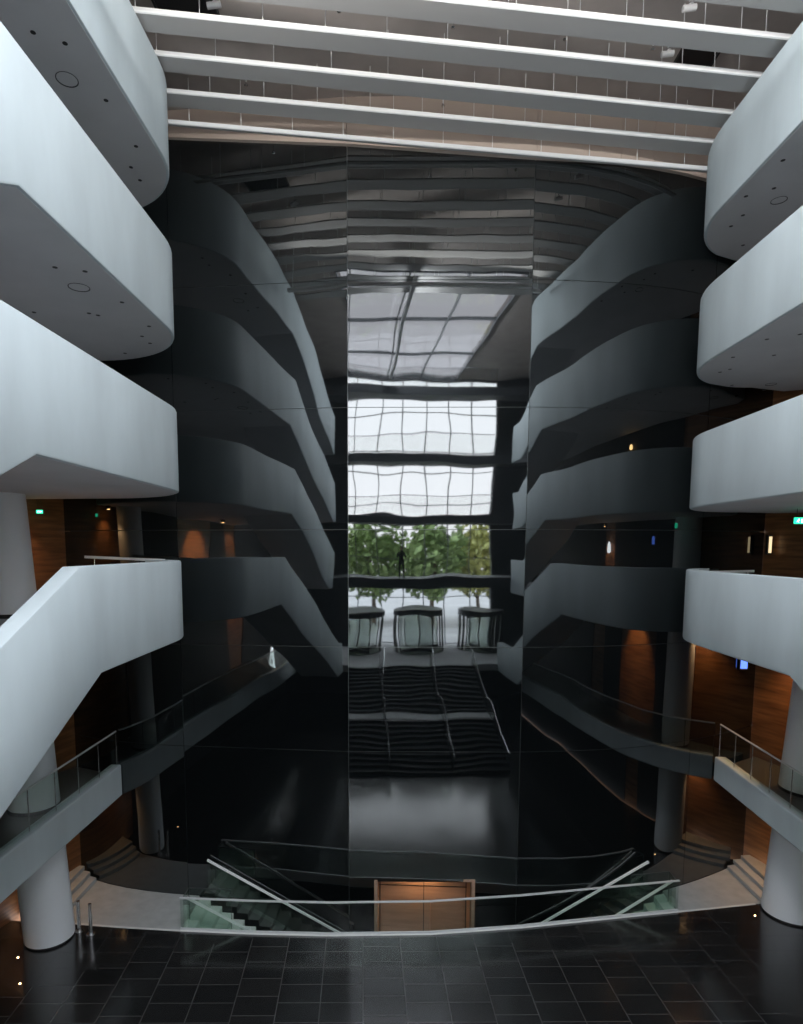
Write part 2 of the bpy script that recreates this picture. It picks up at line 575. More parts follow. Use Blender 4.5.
# ---- timber lobby behind the opening in the black wall
bm = bmesh.new()
x0, x1 = DOOR[0], DOOR[1]
box(bm, x0 - 0.1, x0, wall_y(x0) - 0.01, 18.9, -3.2, DOOR[2] + .05)
box(bm, x1, x1 + 0.1, wall_y(x1) - 0.01, 18.9, -3.2, DOOR[2] + .05)
box(bm, x0 - 0.1, x1 + 0.1, 18.4, 18.5, -3.2, DOOR[2] + .05)
box(bm, x0 - 0.1, x1 + 0.1, 17.2, 18.5, DOOR[2] + .0, DOOR[2] + .08)
box(bm, x0 - 0.1, x1 + 0.1, 17.2, 18.5, -3.3, -3.2)
M['lobby'] = mat('pale_timber', (0.34, 0.22, 0.155), 0.45, noise=(1.5, 0.15, (0.6, 0.6, 6.0)))
struct(link('wall_lobby', bm, M['lobby']))
bm = bmesh.new()
for u in (0.02, 1.38, 2.68):
    box(bm, x0 + u, x0 + u + 0.02, 18.385, 18.41, -3.2, DOOR[2])
box(bm, x0, x1, 18.385, 18.41, -0.12, -0.1)
struct(link('trim_3', bm, M['black_matt']))

# ---- roof and ceiling deck
bm = bmesh.new()
box(bm, -11.3, 13.1, 7.4, 20.8, 21.75, 22.1)
box(bm, -11.3, -3.8, -9.2, 7.4, 21.75, 22.1)
box(bm, 6.2, 13.1, -9.2, 7.4, 21.75, 22.1)
struct(link('ceiling', bm, M['deck']))
# fascia along the top of the black wall
bm = bmesh.new()
for i in range(len(A) - 1):
    a, b = Vector(A[i]), Vector(A[i + 1])
    n = Vector((b.y - a.y, a.x - b.x)).normalized()
    prism(bm, [a - n * .3, a + n * .1, b + n * .1, b - n * .3], [ATOP[i]] * 2 + [ATOP[i + 1]] * 2, 21.78)
struct(link('trim_4', bm, M['trimwood']))

# ---- rooflight
bm = bmesh.new()
for k in range(5):
    x = -3.8 + 10.0 * k / 4
    box(bm, x - 0.025, x + 0.025, -9.2, 7.4, 21.68, 21.85)
for k in range(4):
    y = -9.0 + 16.3 * k / 3
    box(bm, -3.8, 6.2, y - 0.025, y + 0.025, 21.68, 21.85)
w2 = struct(link('window_2', bm, M['mullion']))
bm = bmesh.new()
f = [bm.verts.new(p) for p in ((-3.8, -9.2, 21.75), (6.2, -9.2, 21.75), (6.2, 7.4, 21.75), (-3.8, 7.4, 21.75))]
bm.faces.new(f)
link('pane', bm, M['roof_glass'], w2)

# ---- glazed front behind the viewpoint
bm = bmesh.new()
XS = [-5.5 + 1.59 * k for k in range(10)]
for x in XS:
    box(bm, x - 0.03, x + 0.03, -9.12, -8.96, 3.5, 21.7)
for z in (3.6, 6.9, 8.4, 9.6, 12.0, 13.3, 15.6, 16.9, 19.3, 20.3, 21.6):
    box(bm, -5.5, 8.8, -9.1, -8.98, z - 0.025, z + 0.025)
w1 = struct(link('window_1', bm, M['mullion']))
bm = bmesh.new()
f = [bm.verts.new(p) for p in ((-5.5, -9.03, 3.5), (8.8, -9.03, 3.5), (8.8, -9.03, 21.7), (-5.5, -9.03, 21.7))]
bm.faces.new(f)
link('pane', bm, M['facade_glass'], w1)
# wall below the glazed front
bm = bmesh.new()
box(bm, -11.3, 13.1, -9.3, -9.0, -0.3, 3.45)
box(bm, -11.3, -5.5, -9.3, -9.0, 3.45, 21.65)
box(bm, 8.8, 13.1, -9.3, -9.0, 3.45, 21.65)
box(bm, -11.3, 13.1, -9.3, -9.0, 21.65, 22.1)
struct(link('wall_front', bm, M['slabdark']))
# entrance floor
bm = bmesh.new()
box(bm, -11, 12.6, -9, -1.7, 3.1, 3.5)
struct(link('floor_entrance', bm, M['paving']))
bm = bmesh.new()
box(bm, -80, 80, -140, -9.3, 3.1, 3.42)
struct(link('ground_plaza', bm, M['paving']))


# ================================================================== BALCONIES
def ell(cx, cy, ax, ay, a0, a1, n, s=1, pw=1.0):
    return [(cx + s * ax * math.cos(R(a0 + (a1 - a0) * k / n)), cy + ay * math.sin(R(a0 + (a1 - a0) * k / n))) for k in range(n + 1)]


def balcony(side, zt, zb, yt, yb, low_zt, low_zb, label, open_rear=False, slope=0.47, holes=(), vents=()):
    """white parapet with rounded end by the black wall, level as far as yt/yb, then a stair flight down
    towards the glazed front. side -1 = left, +1 = right"""
    if side < 0:
        xf, ye, xo = -5.3, 14.35, -10.95
        curve = [(-10.35, 16.86), (-9.0, 16.85)] + ell(-7.9, ye, 2.6, 2.45, 90, 0, 16)
    else:
        xf, ye, xo = 7.5, 16.1, 12.75
        curve = [(11.75, 19.3), (11.2, 19.5)] + [(2 * 10.0 - x, y) for x, y in ell(10.0, ye, 2.5, 2.9, 90, 0, 16)]
        # keep clear of the receding wall
        curve = [(x, min(y, wall_y(x) - 0.12)) for x, y in curve]
    full = list(curve)
    if open_rear:
        curve = [p for p in curve if (p[0] > -6.75 if side < 0 else p[0] < 8.75)]
    t = thing('balcony', label, 'balcony', (xf, 10.0, zb), 'white balconies with stair flights')
    ymin = 0.62 if low_zb > 3.5 else -1.65
    ylo_t = yt - (zt - low_zt) / slope
    ylo_b = yb - (zb - low_zb) / slope
    cuts = sorted({yt, yb, ylo_t, ylo_b, 12.0, 8.0, 4.0, ymin}, reverse=True)
    cuts = [y for y in cuts if ymin <= y < ye - 0.05]
    path = curve + [(xf, y) for y in cuts]

    def zz(y, zhi, zlo, yk, yl):
        if y >= yk:
            return zhi
        if y <= yl:
            return zlo
        return zhi - slope * (yk - y)
    ZT = [zz(y, zt, low_zt, yt, ylo_t) for x, y in path]
    ZB = [zz(y, zb, low_zb, yb, ylo_b) for x, y in path]
    sgn = 1 if side > 0 else -1

    def par(bm):
        if side > 0:
            ribbon(bm, path, 0.3, ZB, ZT)
        else:
            ribbon(bm, path, -0.3, ZB, ZT)
    # ribbon thickens to the left of travel; flip for the proper inward side
    def par2(bm):
        n = len(path)
        if side < 0:     # travelling from the wall towards the front: inward (-x) is on the right hand
            ribbon(bm, path[::-1], 0.3, ZB[::-1], ZT[::-1])
        else:
            ribbon(bm, path, 0.3, ZB, ZT)
    # for the left side path reversed runs +y, left-hand side is -x (inward); for the right side path runs -y, left-hand is +x (inward)
    part('parapet', t, M['plaster'], par2, smooth=True)
    inn = [(x - (0.06 if side > 0 and x < 9.9 else 0), y) for x, y in path]
    xin = xf + sgn * 0.06
    xb = xf + sgn * 2.1      # back line of the stair flight

    def inset(p):
        x, y = p
        c = (xf + sgn * 2.6, ye - 0.4)
        if y > ye:
            return (x + (c[0] - x) * 0.025, y + (c[1] - y) * 0.025)
        return (xin, y)

    def slab(bm):
        lev = [inset(p) for p in full + path[len(curve):] if p[1] >= yb - 1e-6]
        poly = ([(-10.95, 14.9)] if side < 0 else [(12.65, 17.0)]) + lev + [(xb, yb), (xb, 0.62), (xo, 0.62)]
        prism(bm, poly, zb - 0.006, zb + 0.5)

    def flight(bm):
        seq = [y for y in cuts if y <= yb + 1e-6]
        zs = [zz(y, zb, low_zb, yb, ylo_b) for y in seq]
        lo = [(y, z - 0.006) for y, z in zip(seq, zs)]
        for (ya, za), (yc, zc) in zip(lo, lo[1:]):
            c = [(xin, ya, za), (xb, ya, za), (xb, yc, zc), (xin, yc, zc)]
            a = [bm.verts.new(p) for p in c]
            b = [bm.verts.new((p[0], p[1], p[2] + 0.45)) for p in c]
            bm.faces.new(a)
            bm.faces.new(b[::-1])
            for i in range(4):
                j = (i + 1) % 4
                bm.faces.new((a[i], a[j], b[j], b[i]))
    part('floor_slab', t, M['soffit'], slab)
    part('stair_flight', t, M['soffit'], flight)

    def steps(bm):
        n = max(4, int(round((zb - low_zb) / 0.17)))
        for k in range(n):
            y1 = yb - (yb - ylo_b) * k / n
            y0 = yb - (yb - ylo_b) * (k + 1) / n
            z1 = zb + 0.5 - (zb - low_zb) * (k + 1) / n + 0.1
            box(bm, min(xin, xb), max(xin, xb), y0, y1, z1 - 0.14, z1)
    part('stair_treads', t, M['gallery'], steps)
    for hx, hy in holes:
        def d(bm):
            lathe(bm, (hx, hy), [(0.03, zb - 0.01), (0.045, zb - 0.01), (0.045, zb + 0.02)], 14)
        part('downlight', t, M['frame'], d)
    for hx, hy, r in vents:
        def d2(bm):
            lathe(bm, (hx, hy), [(r * .8, zb + 0.004), (r, zb - 0.015), (r, zb + 0.02)], 24)
        part('ceiling_vent', t, M['slabdark'], d2)
    return t


LT = [20.9, 17.27, 13.63, 10.04]
LB = [19.0, 15.33, 11.70, 8.13]
holes_px = {0: [(33, 32), (65, 43), (106, 100), (136, 146), (131, 167), (140, 180)], 1: [(55, 267), (85, 271), (122, 302), (89, 313), (98, 315), (149, 326), (142, 336), (150, 343), (125, 353), (34, 312)], 2: [], 3: []}
vent_px = {0: [(67, 79, .2)], 1: [(79, 287, .2)]}


def pxs(l, z):
    return [(onz(x, y, z).x, onz(x, y, z).y) for x, y in l]


names_l = ['uppermost white balcony of the left stack, its top edge against the ceiling slats',
           'second white balcony down the left stack, small fittings dotting its broad grey underside',
           'third white balcony down the left stack, directly above the upper end of the white column',
           'lowest white balcony on the left, its stair parapet sloping down out of the picture']
KL = [(8.0, 8.3), (8.0, 8.86), (8.33, 8.95), (10.0, 10.6)]
for i in range(4):
    lz = (LT[i + 1], LB[i + 1]) if i < 3 else (4.9, 3.1)
    balcony(-1, LT[i], LB[i], KL[i][0], KL[i][1], lz[0], lz[1], names_l[i], open_rear=(i == 3),
            holes=pxs(holes_px[i], LB[i]), vents=[(onz(x, y, LB[i]).x, onz(x, y, LB[i]).y, r) for x, y, r in vent_px.get(i, [])])
RT = [20.25, 16.78, 13.23, 9.77]
RB = [18.36, 14.93, 11.39, 7.88]
holes_r = {0: [(783, 160), (746, 196), (743, 215), (731, 226), (774, 188), (743, 245)], 1: [(767, 339), (733, 357), (774, 355), (730, 369), (720, 372), (732, 385), (764, 390), (800, 334)], 2: [], 3: []}
vent_r = {0: [(779, 200, .17)], 1: [(771, 384, .14)]}
names_r = ['uppermost white balcony of the right stack, meeting the ends of the ceiling slats',
           'second white balcony down the right stack, small fittings dotting its curved underside',
           'third white balcony down the right stack, just above a green exit sign',
           'lowest white balcony on the right, above the bright orange timber strip']
KR = [(9.0, 9.4), (9.4, 10.0), (10.0, 10.6), (11.2, 12.25)]
for i in range(4):
    lz = (RT[i + 1], RB[i + 1]) if i < 3 else (4.9, 3.1)
    balcony(1, RT[i], RB[i], KR[i][0], KR[i][1], lz[0], lz[1], names_r[i], open_rear=(i == 3),
            holes=pxs(holes_r[i], RB[i]), vents=[(onz(x, y, RB[i]).x, onz(x, y, RB[i]).y, r) for x, y, r in vent_r.get(i, [])])


# ================================================================== WALKWAYS (first level, glass rails on top)
def walkway(side, label):
    if side < 0:
        edge = [(-8.33, wall_y(-8.33) - 0.03), (-8.3, 12.0), (-8.2, 6.0), (-8.1, 1.0), (-8.1, -1.7)]
        xo, zt, zb = -10.98, 3.9, 2.95
        back = [(-10.98, -1.7), (-10.97, 15.05), (-10.22, 17.75), (-10.0, 18.1)]
    else:
        edge = [(9.75, wall_y(9.75) - 0.04), (9.5, 14.4), (9.3, 6.0), (9.3, -1.7)]
        xo, zt, zb = 12.55, 3.92, 3.16
        back = [(12.55, -1.7), (12.55, 16.5), (11.5, 20.2)]
    t = thing('walkway', label, 'walkway', (edge[0][0], 12, zb), 'first floor walkways')
    part('edge_beam', t, M['plaster'], lambda bm: ribbon(bm, edge[::-1] if side < 0 else edge, 0.3, zb, zt))
    part('floor_slab', t, M['gallery'], lambda bm: prism(bm, [(x + (-0.28 if side < 0 else 0.28), y) for x, y in edge] + back, zb + 0.01, zt - 0.3))
    return edge, zt


def glass_rail(name, label, edge, zt, inset, h=1.02, group=None, step=1.05, rail_r=0.025, skip_posts=False):
    pts = [Vector((x + inset, y)) for x, y in edge]
    t = thing(name, label, 'railing', (pts[0].x, pts[0].y, zt), group)
    part('handrail', t, M['satin'], lambda bm: tube(bm, [(p.x, p.y, zt + h) for p in pts], rail_r))
    seg = []
    for a, b in zip(pts, pts[1:]):
        n = max(1, int(round((b - a).length / step)))
        for k in range(n):
            seg.append((a + (b - a) * k / n, a + (b - a) * (k + 1) / n))
    for a, b in seg:
        d = (b - a).normalized() * 0.01
        q0, q1 = a + d, b - d
        nn = Vector((-d.y, d.x)).normalized() * 0.006

        def g(bm):
            prism(bm, [q0 + nn, q1 + nn, q1 - nn, q0 - nn], zt - 0.02, zt + h - 0.03)
        part('glass_panel', t, M['glass'], g)

        def p(bm):
            tube(bm, [(a.x, a.y, zt - 0.02), (a.x, a.y, zt + h)], 0.012, 8)
        if not skip_posts:
            part('post', t, M['steel'], p)
    return t


eL, zL = walkway(-1, 'grey walkway on the left, running past the white column to the black wall')
eR, zR = walkway(1, 'grey walkway on the right, running past the orange timber wall to the black wall')
glass_rail('glass_railing', 'glass railing with steel handrail on the left walkway', eL, zL, -0.12)
glass_rail('glass_railing', 'glass railing with steel handrail on the right walkway', eR, zR, 0.12)


# ================================================================== COLUMNS
def lean_cyl(bm, c, k, prof, seg=64):
    rings = [[bm.verts.new((c[0] + k * z + r * math.cos(2 * math.pi * i / seg), c[1] + r * math.sin(2 * math.pi * i / seg), z)) for i in range(seg)] for r, z in prof]
    for a, b in zip(rings, rings[1:]):
        for i in range(seg):
            bm.faces.new((a[i], a[(i + 1) % seg], b[(i + 1) % seg], b[i]))
    bm.faces.new(rings[0][::-1])
    bm.faces.new(rings[-1])


def column(c, r, k, ztop, label):
    t = thing('round_column', label, 'column', (c[0], c[1], 0))
    t['kind'] = 'thing'
    part('shaft', t, M['column'], lambda bm: lean_cyl(bm, c, k, [(r, 0.06), (r, ztop)]), smooth=True)
    part('base_gap', t, M['black_matt'], lambda bm: lathe(bm, c, [(r - 0.03, 0.0), (r - 0.03, 0.06)], 48))
    for z in (3.6, 8.63):
        part('floor_ring', t, M['black_matt'], lambda bm: lean_cyl(bm, c, k, [(r + 0.012, z), (r + 0.012, z + 0.1)]), smooth=True)
    return t


column((-9.32, 15.12), 0.62, -0.062, 11.70, 'tall round white column on the left, beside the paired steel posts')
column((11.12, 17.35), 0.70, 0.068, 11.39, 'tall round white column on the right, in front of the orange timber wall')

# ================================================================== CEILING BAFFLES
SL = [((440, 0), (785, 38)), ((145, 12), (750, 75)), ((165, 55), (720, 112)), ((168, 92), (710, 142)), ((170, 123), (710, 170))]


def slat_z(x):
    return 20.73 - 0.045 * x


def slat_pt(px, dz):
    z = 20.7
    for _ in range(6):
        p = onz(px[0], px[1], z)
        z = slat_z(p.x) + dz
    return p


DZ = [0, 0, 0, -0.02, -0.3]
lines = []
for (a, b), dz in zip(SL, DZ):
    p, q = slat_pt(a, dz), slat_pt(b, dz)
    k = (q.y - p.y) / (q.x - p.x)
    lines.append((p.y - k * p.x, k, dz))
c0, k0, _d = lines[0]
for j in range(1, 6):
    lines.insert(0, (c0 - 1.06 * j, k0, 0))
pos = {0: 'slat nearest the black wall, above its fascia', 1: 'second slat out from the black wall', 2: 'third slat out from the black wall',
       3: 'fourth slat out, crossing below the dark ceiling opening on the left', 4: 'fifth slat out from the black wall, cut by the picture top',
       5: 'sixth slat out from the black wall'}
for idx, (c, k, dz) in enumerate(lines[::-1]):
    x0, x1 = -5.75, 7.85
    if c + k * 0 > 15.0:
        x0 = -6.2 if c < 16.4 else -6.9
    if c > 15.9:
        x1 = 8.0 if c < 16.6 else 8.6
    ang = math.atan(k)
    if idx <= 5:
        lab = 'white ceiling ' + pos[idx]
    else:
        lab = 'white ceiling slat seen only as a pale stripe mirrored high in the black wall'
    ya, yb_ = c + k * x0, c + k * x1
    if c > 16.4:
        # stop short of the receding wall
        pass
    t = thing('ceiling_slat', lab, 'ceiling slat', (0, c, slat_z(0)), 'white ceiling slats')
    W = 0.5

    def board(bm, pr, x0=x0, x1=x1, c=c, k=k, dz=dz):
        ends = []
        for x in (x0, x1):
            ends.append([bm.verts.new((x, c + k * x + u, slat_z(x) + v + dz)) for u, v in pr])
        n = len(pr)
        bm.faces.new(ends[0])
        bm.faces.new(ends[1][::-1])
        for i in range(n):
            j = (i + 1) % n
            bm.faces.new((ends[0][i], ends[0][j], ends[1][j], ends[1][i]))
    if idx == 0:
        W = 0.12
    part('board', t, M['baffle'], lambda bm: board(bm, [(0.03, -0.008), (W, 0.0), (W, 0.04), (0.05, 0.08), (0.03, 0.08)]))
    part('front_edge', t, M['whitepaint'], lambda bm: board(bm, [(0, 0), (0.03, -0.012), (0.03, 0.085), (0, 0.085)]))
    nx = int((x1 - x0) / 1.25)
    for q in range(nx + 1):
        x = x0 + 0.4 + q * 1.25
        if x > x1 - 0.1:
            continue

        def rod(bm, x=x, c=c, k=k, dz=dz):
            tube(bm, [(x, c + k * x + 0.04, slat_z(x) + 0.04 + dz), (x, c + k * x + 0.04, 21.76)], 0.008, 6)
        part('hanger_rod', t, M['whitepaint'], rod)

# dark openings in the ceiling and the spotlights beside them
for (ax, ay), (bx, by), lab in (((673, 46), (722, 68), 'dark square ceiling opening among the slats beside the top right balcony'),
                                ((160, -6), (210, 14), 'dark square ceiling opening beside the uppermost left balcony')):
    p, q = onz(ax, by, 21.7), onz(bx, ay, 21.7)
    ym, ys = (p.y + q.y) / 2, 0.42
    bm = bmesh.new()
    x0_, x1_ = min(p.x, q.x), max(p.x, q.x)
    for (u0, u1, v0, v1) in ((x0_ - .04, x0_, ym - ys, ym + ys), (x1_, x1_ + .04, ym - ys, ym + ys), (x0_ - .04, x1_ + .04, ym - ys - .04, ym - ys), (x0_ - .04, x1_ + .04, ym + ys, ym + ys + .04)):
        box(bm, u0, u1, v0, v1, 21.66, 21.76)
    h = link('ceiling_hatch', bm, M['frame'])
    tag(h, lab, 'ceiling opening')
    bm = bmesh.new()
    box(bm, x0_, x1_, ym - ys, ym + ys, 21.72, 21.76)
    link('dark_void', bm, M['black_matt'], h)
for (px, py), lab in (((668, 53), 'small white spotlight at the corner of the dark ceiling opening on the right'),
                      ((690, 7), 'small white spotlight at the top edge above the right ceiling opening'),
                      ((214, 4), 'small white spotlight beside the left ceiling opening')):
    p = onz(px, py, 21.25)
    t = thing('spotlight', lab, 'spotlight', (p.x, p.y, 21.3), 'ceiling spotlights')
    part('stem', t, M['whitepaint'], lambda bm: tube(bm, [(p.x, p.y, 21.3), (p.x, p.y, 21.77)], 0.02, 8))
    part('lamp_head', t, M['whitepaint'], lambda bm: tube(bm, [(p.x - 0.14, p.y, 21.22), (p.x - 0.09, p.y, 21.225), (p.x + 0.1, p.y + .03, 21.26), (p.x + 0.13, p.y + .03, 21.265)], 0.06, 14), smooth=True)
    part('ring', t, M['steel'], lambda bm: tube(bm, [(p.x + 0.02, p.y, 21.31), (p.x + 0.02, p.y, 21.33)], 0.05, 12))
spr = [(241, 4), (339, 22), (453, 27), (246, 86), (348, 93), (443, 107), (561, 39), (652, 49), (539, 112), (630, 121), (693, 8)]
for n, (px, py) in enumerate([(339, 10), (453, 26), (246, 84), (443, 105), (565, 38), (653, 48), (539, 112)]):
    p = onz(px, py, 21.4)
    t = thing('sprinkler', 'small ceiling sprinkler hanging in the gap between two white slats', 'sprinkler', (p.x, p.y, 21.4), 'ceiling sprinklers')
    part('pipe', t, M['whitepaint'], lambda bm: tube(bm, [(p.x, p.y, 21.42), (p.x, p.y, 21.77)], 0.014, 6))
    part('head', t, M['steel'], lambda bm: lathe(bm, (p.x, p.y), [(0.012, 21.36), (0.045, 21.37), (0.045, 21.385), (0.02, 21.40), (0.02, 21.43)], 12))

# added fill light below the slats, brightening the balcony fronts on either side
WASH = 620.0
t = thing('fill_luminaire', 'slim white fill lamp added under the slats, running towards the rooflight, above the picture', 'lamp', (1.1, 3.5, 20.3))
part('casing', t, M['whitepaint'], lambda bm: box(bm, 1.04, 1.16, -3.0, 10.0, 20.2, 20.42))
for yy in (-2.8, 3.5, 9.8):
    part('hanger_rod', t, M['whitepaint'], lambda bm: tube(bm, [(1.1, yy, 20.42), (1.1, yy, 21.76)], 0.012, 6))
for sg in (-1, 1):
    wd = bpy.data.lights.new('lamp_light', 'AREA')
    wd.shape, wd.size, wd.size_y, wd.energy, wd.color = 'RECTANGLE', 0.2, 12.8, WASH * (1.1 if sg < 0 else 2.6), (0.95, 0.97, 1.0)
    wd.spread = R(150)
    wo = bpy.data.objects.new('lamp_light', wd)
    wo.parent = t
    wo.location = (sg * 0.075, 0, 0.0)
    wo.rotation_euler = (0, sg * -R(87), 0)
    col.objects.link(wo)

# added fill uplight that brightens the slat fronts and the deck above them
t = thing('fill_uplight', 'slim white fill uplight added under the slats, across the hall, above the picture', 'lamp', (1.1, 10.6, 19.95))
part('casing', t, M['whitepaint'], lambda bm: box(bm, -4.9, 7.1, 10.3, 10.45, 19.9, 20.0))
for xx in (-4.7, 6.9):
    part('hanger_rod', t, M['whitepaint'], lambda bm: tube(bm, [(xx, 10.37, 20.0), (xx, 10.37, 21.76)], 0.012, 6))
wd = bpy.data.lights.new('lamp_light', 'AREA')
wd.shape, wd.size, wd.size_y, wd.energy, wd.color = 'RECTANGLE', 11.8, 0.1, 190.0, (1.0, 0.97, 0.94)
wd.spread = R(100)
wo = bpy.data.objects.new('lamp_light', wd)
wo.parent = t
wo.location = (0, -0.1, 0.08)
wo.rotation_euler = (R(125), 0, 0)
col.objects.link(wo)

# ================================================================== VOID: balustrade, stairs, handrails
rimpts = [(x, y + 0.03) for x, y in RIM if -5.94 < x < 7.98]
dense = []
for i in range(len(rimpts) - 1):
    a, b = Vector(rimpts[i]), Vector(rimpts[i + 1])
    n = max(1, int(round((b - a).length / 1.3)))
    for k in range(n):
        dense.append(tuple(a + (b - a) * k / n))
dense.append(rimpts[-1])
t = thing('glass_balustrade', 'long curved glass balustrade with flat steel top rail at the edge of the black tiles', 'balustrade', (1, 15.8, 0))


def flatrail(bm):
    for a, b in zip(dense, dense[1:]):
        bar(bm, (*a, 0.93), (*b, 0.93), 0.06, 0.03)


part('top_rail', t, M['satin'], flatrail)


def baserail(bm):
    for a, b in zip(dense, dense[1:]):
        bar(bm, (a[0], a[1], 0.045), (b[0], b[1], 0.045), 0.04, 0.06)


part('base_channel', t, M['satin'], baserail)
for a, b in zip(dense, dense[1:]):
    a, b = Vector(a), Vector(b)
    d = (b - a).normalized()
    nn = Vector((-d.y, d.x)) * 0.008

    def g(bm):
        prism(bm, [a + d * .01 + nn, b - d * .01 + nn, b - d * .01 - nn, a + d * .01 - nn], 0.1, 0.91)
    part('glass_panel', t, M['green_glass'], g)


def lower_stair(xa, xb, label, side):
    """flight from the pale landing down towards the timber lobby; xa = top, xb = bottom"""
    n = 15
    t = thing('staircase', label, 'staircase', (xa, wall_y(xa) - 0.7, -3.2), 'flights down from the pale landings')
    s = 1 if xb > xa else -1

    def rim_y(x):
        for (x0, y0), (x1, y1) in zip(RIM, RIM[1:]):
            if x0 <= x <= x1:
                return y0 + (y1 - y0) * (x - x0) / (x1 - x0)
        return RIM[0][1]

    def steps(bm):
        for k in range(n):
            u0 = xa + s * 0.34 * k
            u1 = u0 + s * 0.34
            z = -0.19 * (k + 1) + 0.19
            lo, hi = min(u0, u1), max(u0, u1)
            prism(bm, [(lo, rim_y(lo) + 0.12), (hi, rim_y(hi) + 0.12), (hi, wall_y(hi) - 0.16), (lo, wall_y(lo) - 0.16)], -3.2, z)
    part('steps', t, M['stairstone'], steps)

    def stringer(bm):
        for yo in (0.07,):
            pts = [(xa, rim_y(xa) + yo), (xb, rim_y(xb) + yo)]
    # sloping handrails: one on the wall side, one on the tiles side, each on a glass panel
    for nm, yo, x0, x1 in (('wall_side_rail', None, xa + s * 0.25 if s > 0 else xa - 0.65, xa + s * 5.0), ('near_side_rail', 0.1, xa + s * 0.15, xa + s * 4.6)):
        wo_ = 0.12 if s > 0 else 0.3
        y0 = wall_y(x0) - wo_ if yo is None else rim_y(x0) + yo
        y1 = wall_y(x1) - wo_ if yo is None else rim_y(x1) + yo
        h0, h1 = (1.2, 1.2 - 0.52 * abs(x1 - x0)) if yo is None else (0.9, 0.9 - 0.53 * abs(x1 - x0))
        part(nm, t, M['whitepaint'], lambda bm: bar(bm, (x0, y0, h0), (x1, y1, h1), 0.045, 0.06))

        def g(bm):
            a = [bm.verts.new(p) for p in ((x0, y0, h0 - 0.06), (x1, y1, h1 - 0.06), (x1, y1, h1 - 0.85), (x0, y0, h0 - 0.85))]
            b = [bm.verts.new((v.co.x, v.co.y + 0.012, v.co.z)) for v in a]
            bm.faces.new(a)
            bm.faces.new(b[::-1])
            for i in range(4):
                j = (i + 1) % 4
                bm.faces.new((a[i], a[j], b[j], b[i]))
        part('glass_panel', t, M['green_glass'], g)
    # glass screen standing at the stair head
    e = xa + s * 0.06
    f2 = xa + s * 1.25

    def scr(bm):
        yy0, yy1 = rim_y(e) + 0.5, rim_y(f2) + 0.5
        prism(bm, [(e, yy0), (f2, yy1), (f2, yy1 + .015), (e, yy0 + .015)], -0.3, 0.93)
    part('glass_screen', t, M['green_glass'], scr)

    def scr2(bm):
        prism(bm, [(e - .008, rim_y(e) + .06), (e + .008, rim_y(e) + .06), (e + .008, rim_y(e) + .5), (e - .008, rim_y(e) + .5)], 0.02, 0.93)
    part('glass_return', t, M['green_glass'], scr2)

    def edge(bm):
        yy0, yy1 = rim_y(e) + 0.508, rim_y(f2) + 0.508
        bar(bm, (e, yy0, 0.94), (f2, yy1, 0.94), 0.02, 0.02)
        bar(bm, (f2, yy1, 0.94), (f2, yy1, -0.2), 0.012, 0.012)
        bar(bm, (e, rim_y(e) + .06, 0.94), (e, yy0, 0.94), 0.02, 0.02)
        bar(bm, (e, yy0, 0.94), (e, yy0, 0.02), 0.016, 0.016)
    part('screen_edging', t, M['joint'], edge)


lower_stair(-5.9, -0.8, 'pale stone stair going down behind the left end of the glass balustrade', -1)
lower_stair(7.95, 2.3, 'pale stone stair going down behind the right end of the glass balustrade', 1)

# corner steps on the pale landings
bm = bmesh.new()
for k in range(3):
    x = -9.42 - 0.24 * k
    prism(bm, [(x, 15.9), (x, wall_y(x) - 0.06), (-10.08, 18.1), (-10.68, 15.95)], 0.012 + 0.125 * k, 0.012 + 0.125 * (k + 1))
tag(link('corner_steps', bm, M['stone'], bevel=0.012), 'three pale stone steps between the left landing and the timber wall', 'steps')
bm = bmesh.new()
for k in range(3):
    x = 10.6 + 0.26 * k
    prism(bm, [(x, 17.85), (11.95, 18.1), (11.42, 20.0), (x, min(19.95, wall_y(x) - 0.06))], 0.012 + 0.125 * k, 0.012 + 0.125 * (k + 1))
tag(link('corner_steps', bm, M['stone'], bevel=0.012), 'three pale stone steps between the right landing and the timber wall', 'steps')

# steel posts
for (px, py), lab in (((79.5, 931), 'short steel post next to the white column, nearer the column of the pair'),
                      ((91, 934), 'short steel post of the pair, further from the white column')):
    p = onz(px, py, 0)
    t = thing('steel_post', lab, 'post', (p.x, p.y, 0), 'paired steel posts')
    part('shaft', t, M['steel'], lambda bm: lathe(bm, (p.x, p.y), [(0.05, 0.02), (0.05, 0.84), (0.045, 0.86)], 20), smooth=True)
    part('base_plate', t, M['steel'], lambda bm: lathe(bm, (p.x, p.y), [(0.12, 0), (0.12, 0.015), (0.07, 0.03)], 24), smooth=True)


# ================================================================== BALCONY HANDRAILS, SIGNS, SCREEN
def short_rail(p, q, label):
    t = thing('handrail', label, 'handrail', p)
    part('rail', t, M['whitepaint'], lambda bm: bar(bm, p, q, 0.05, 0.07))
    for k in (0.12, 0.88):
        c = Vector(p).lerp(Vector(q), k)
        part('bracket', t, M['steel'], lambda bm: tube(bm, [(c.x, c.y, c.z - 0.03), (c.x, c.y, c.z - 1.4)], 0.015, 8))


short_rail((-8.57, 16.45, 10.11), (-6.3, 16.3, 10.02), 'short pale handrail standing behind the lowest left balcony parapet')
short_rail((10.43, 19.0, 9.67), (8.7, 18.3, 9.66), 'short pale handrail standing behind the lowest right balcony parapet')


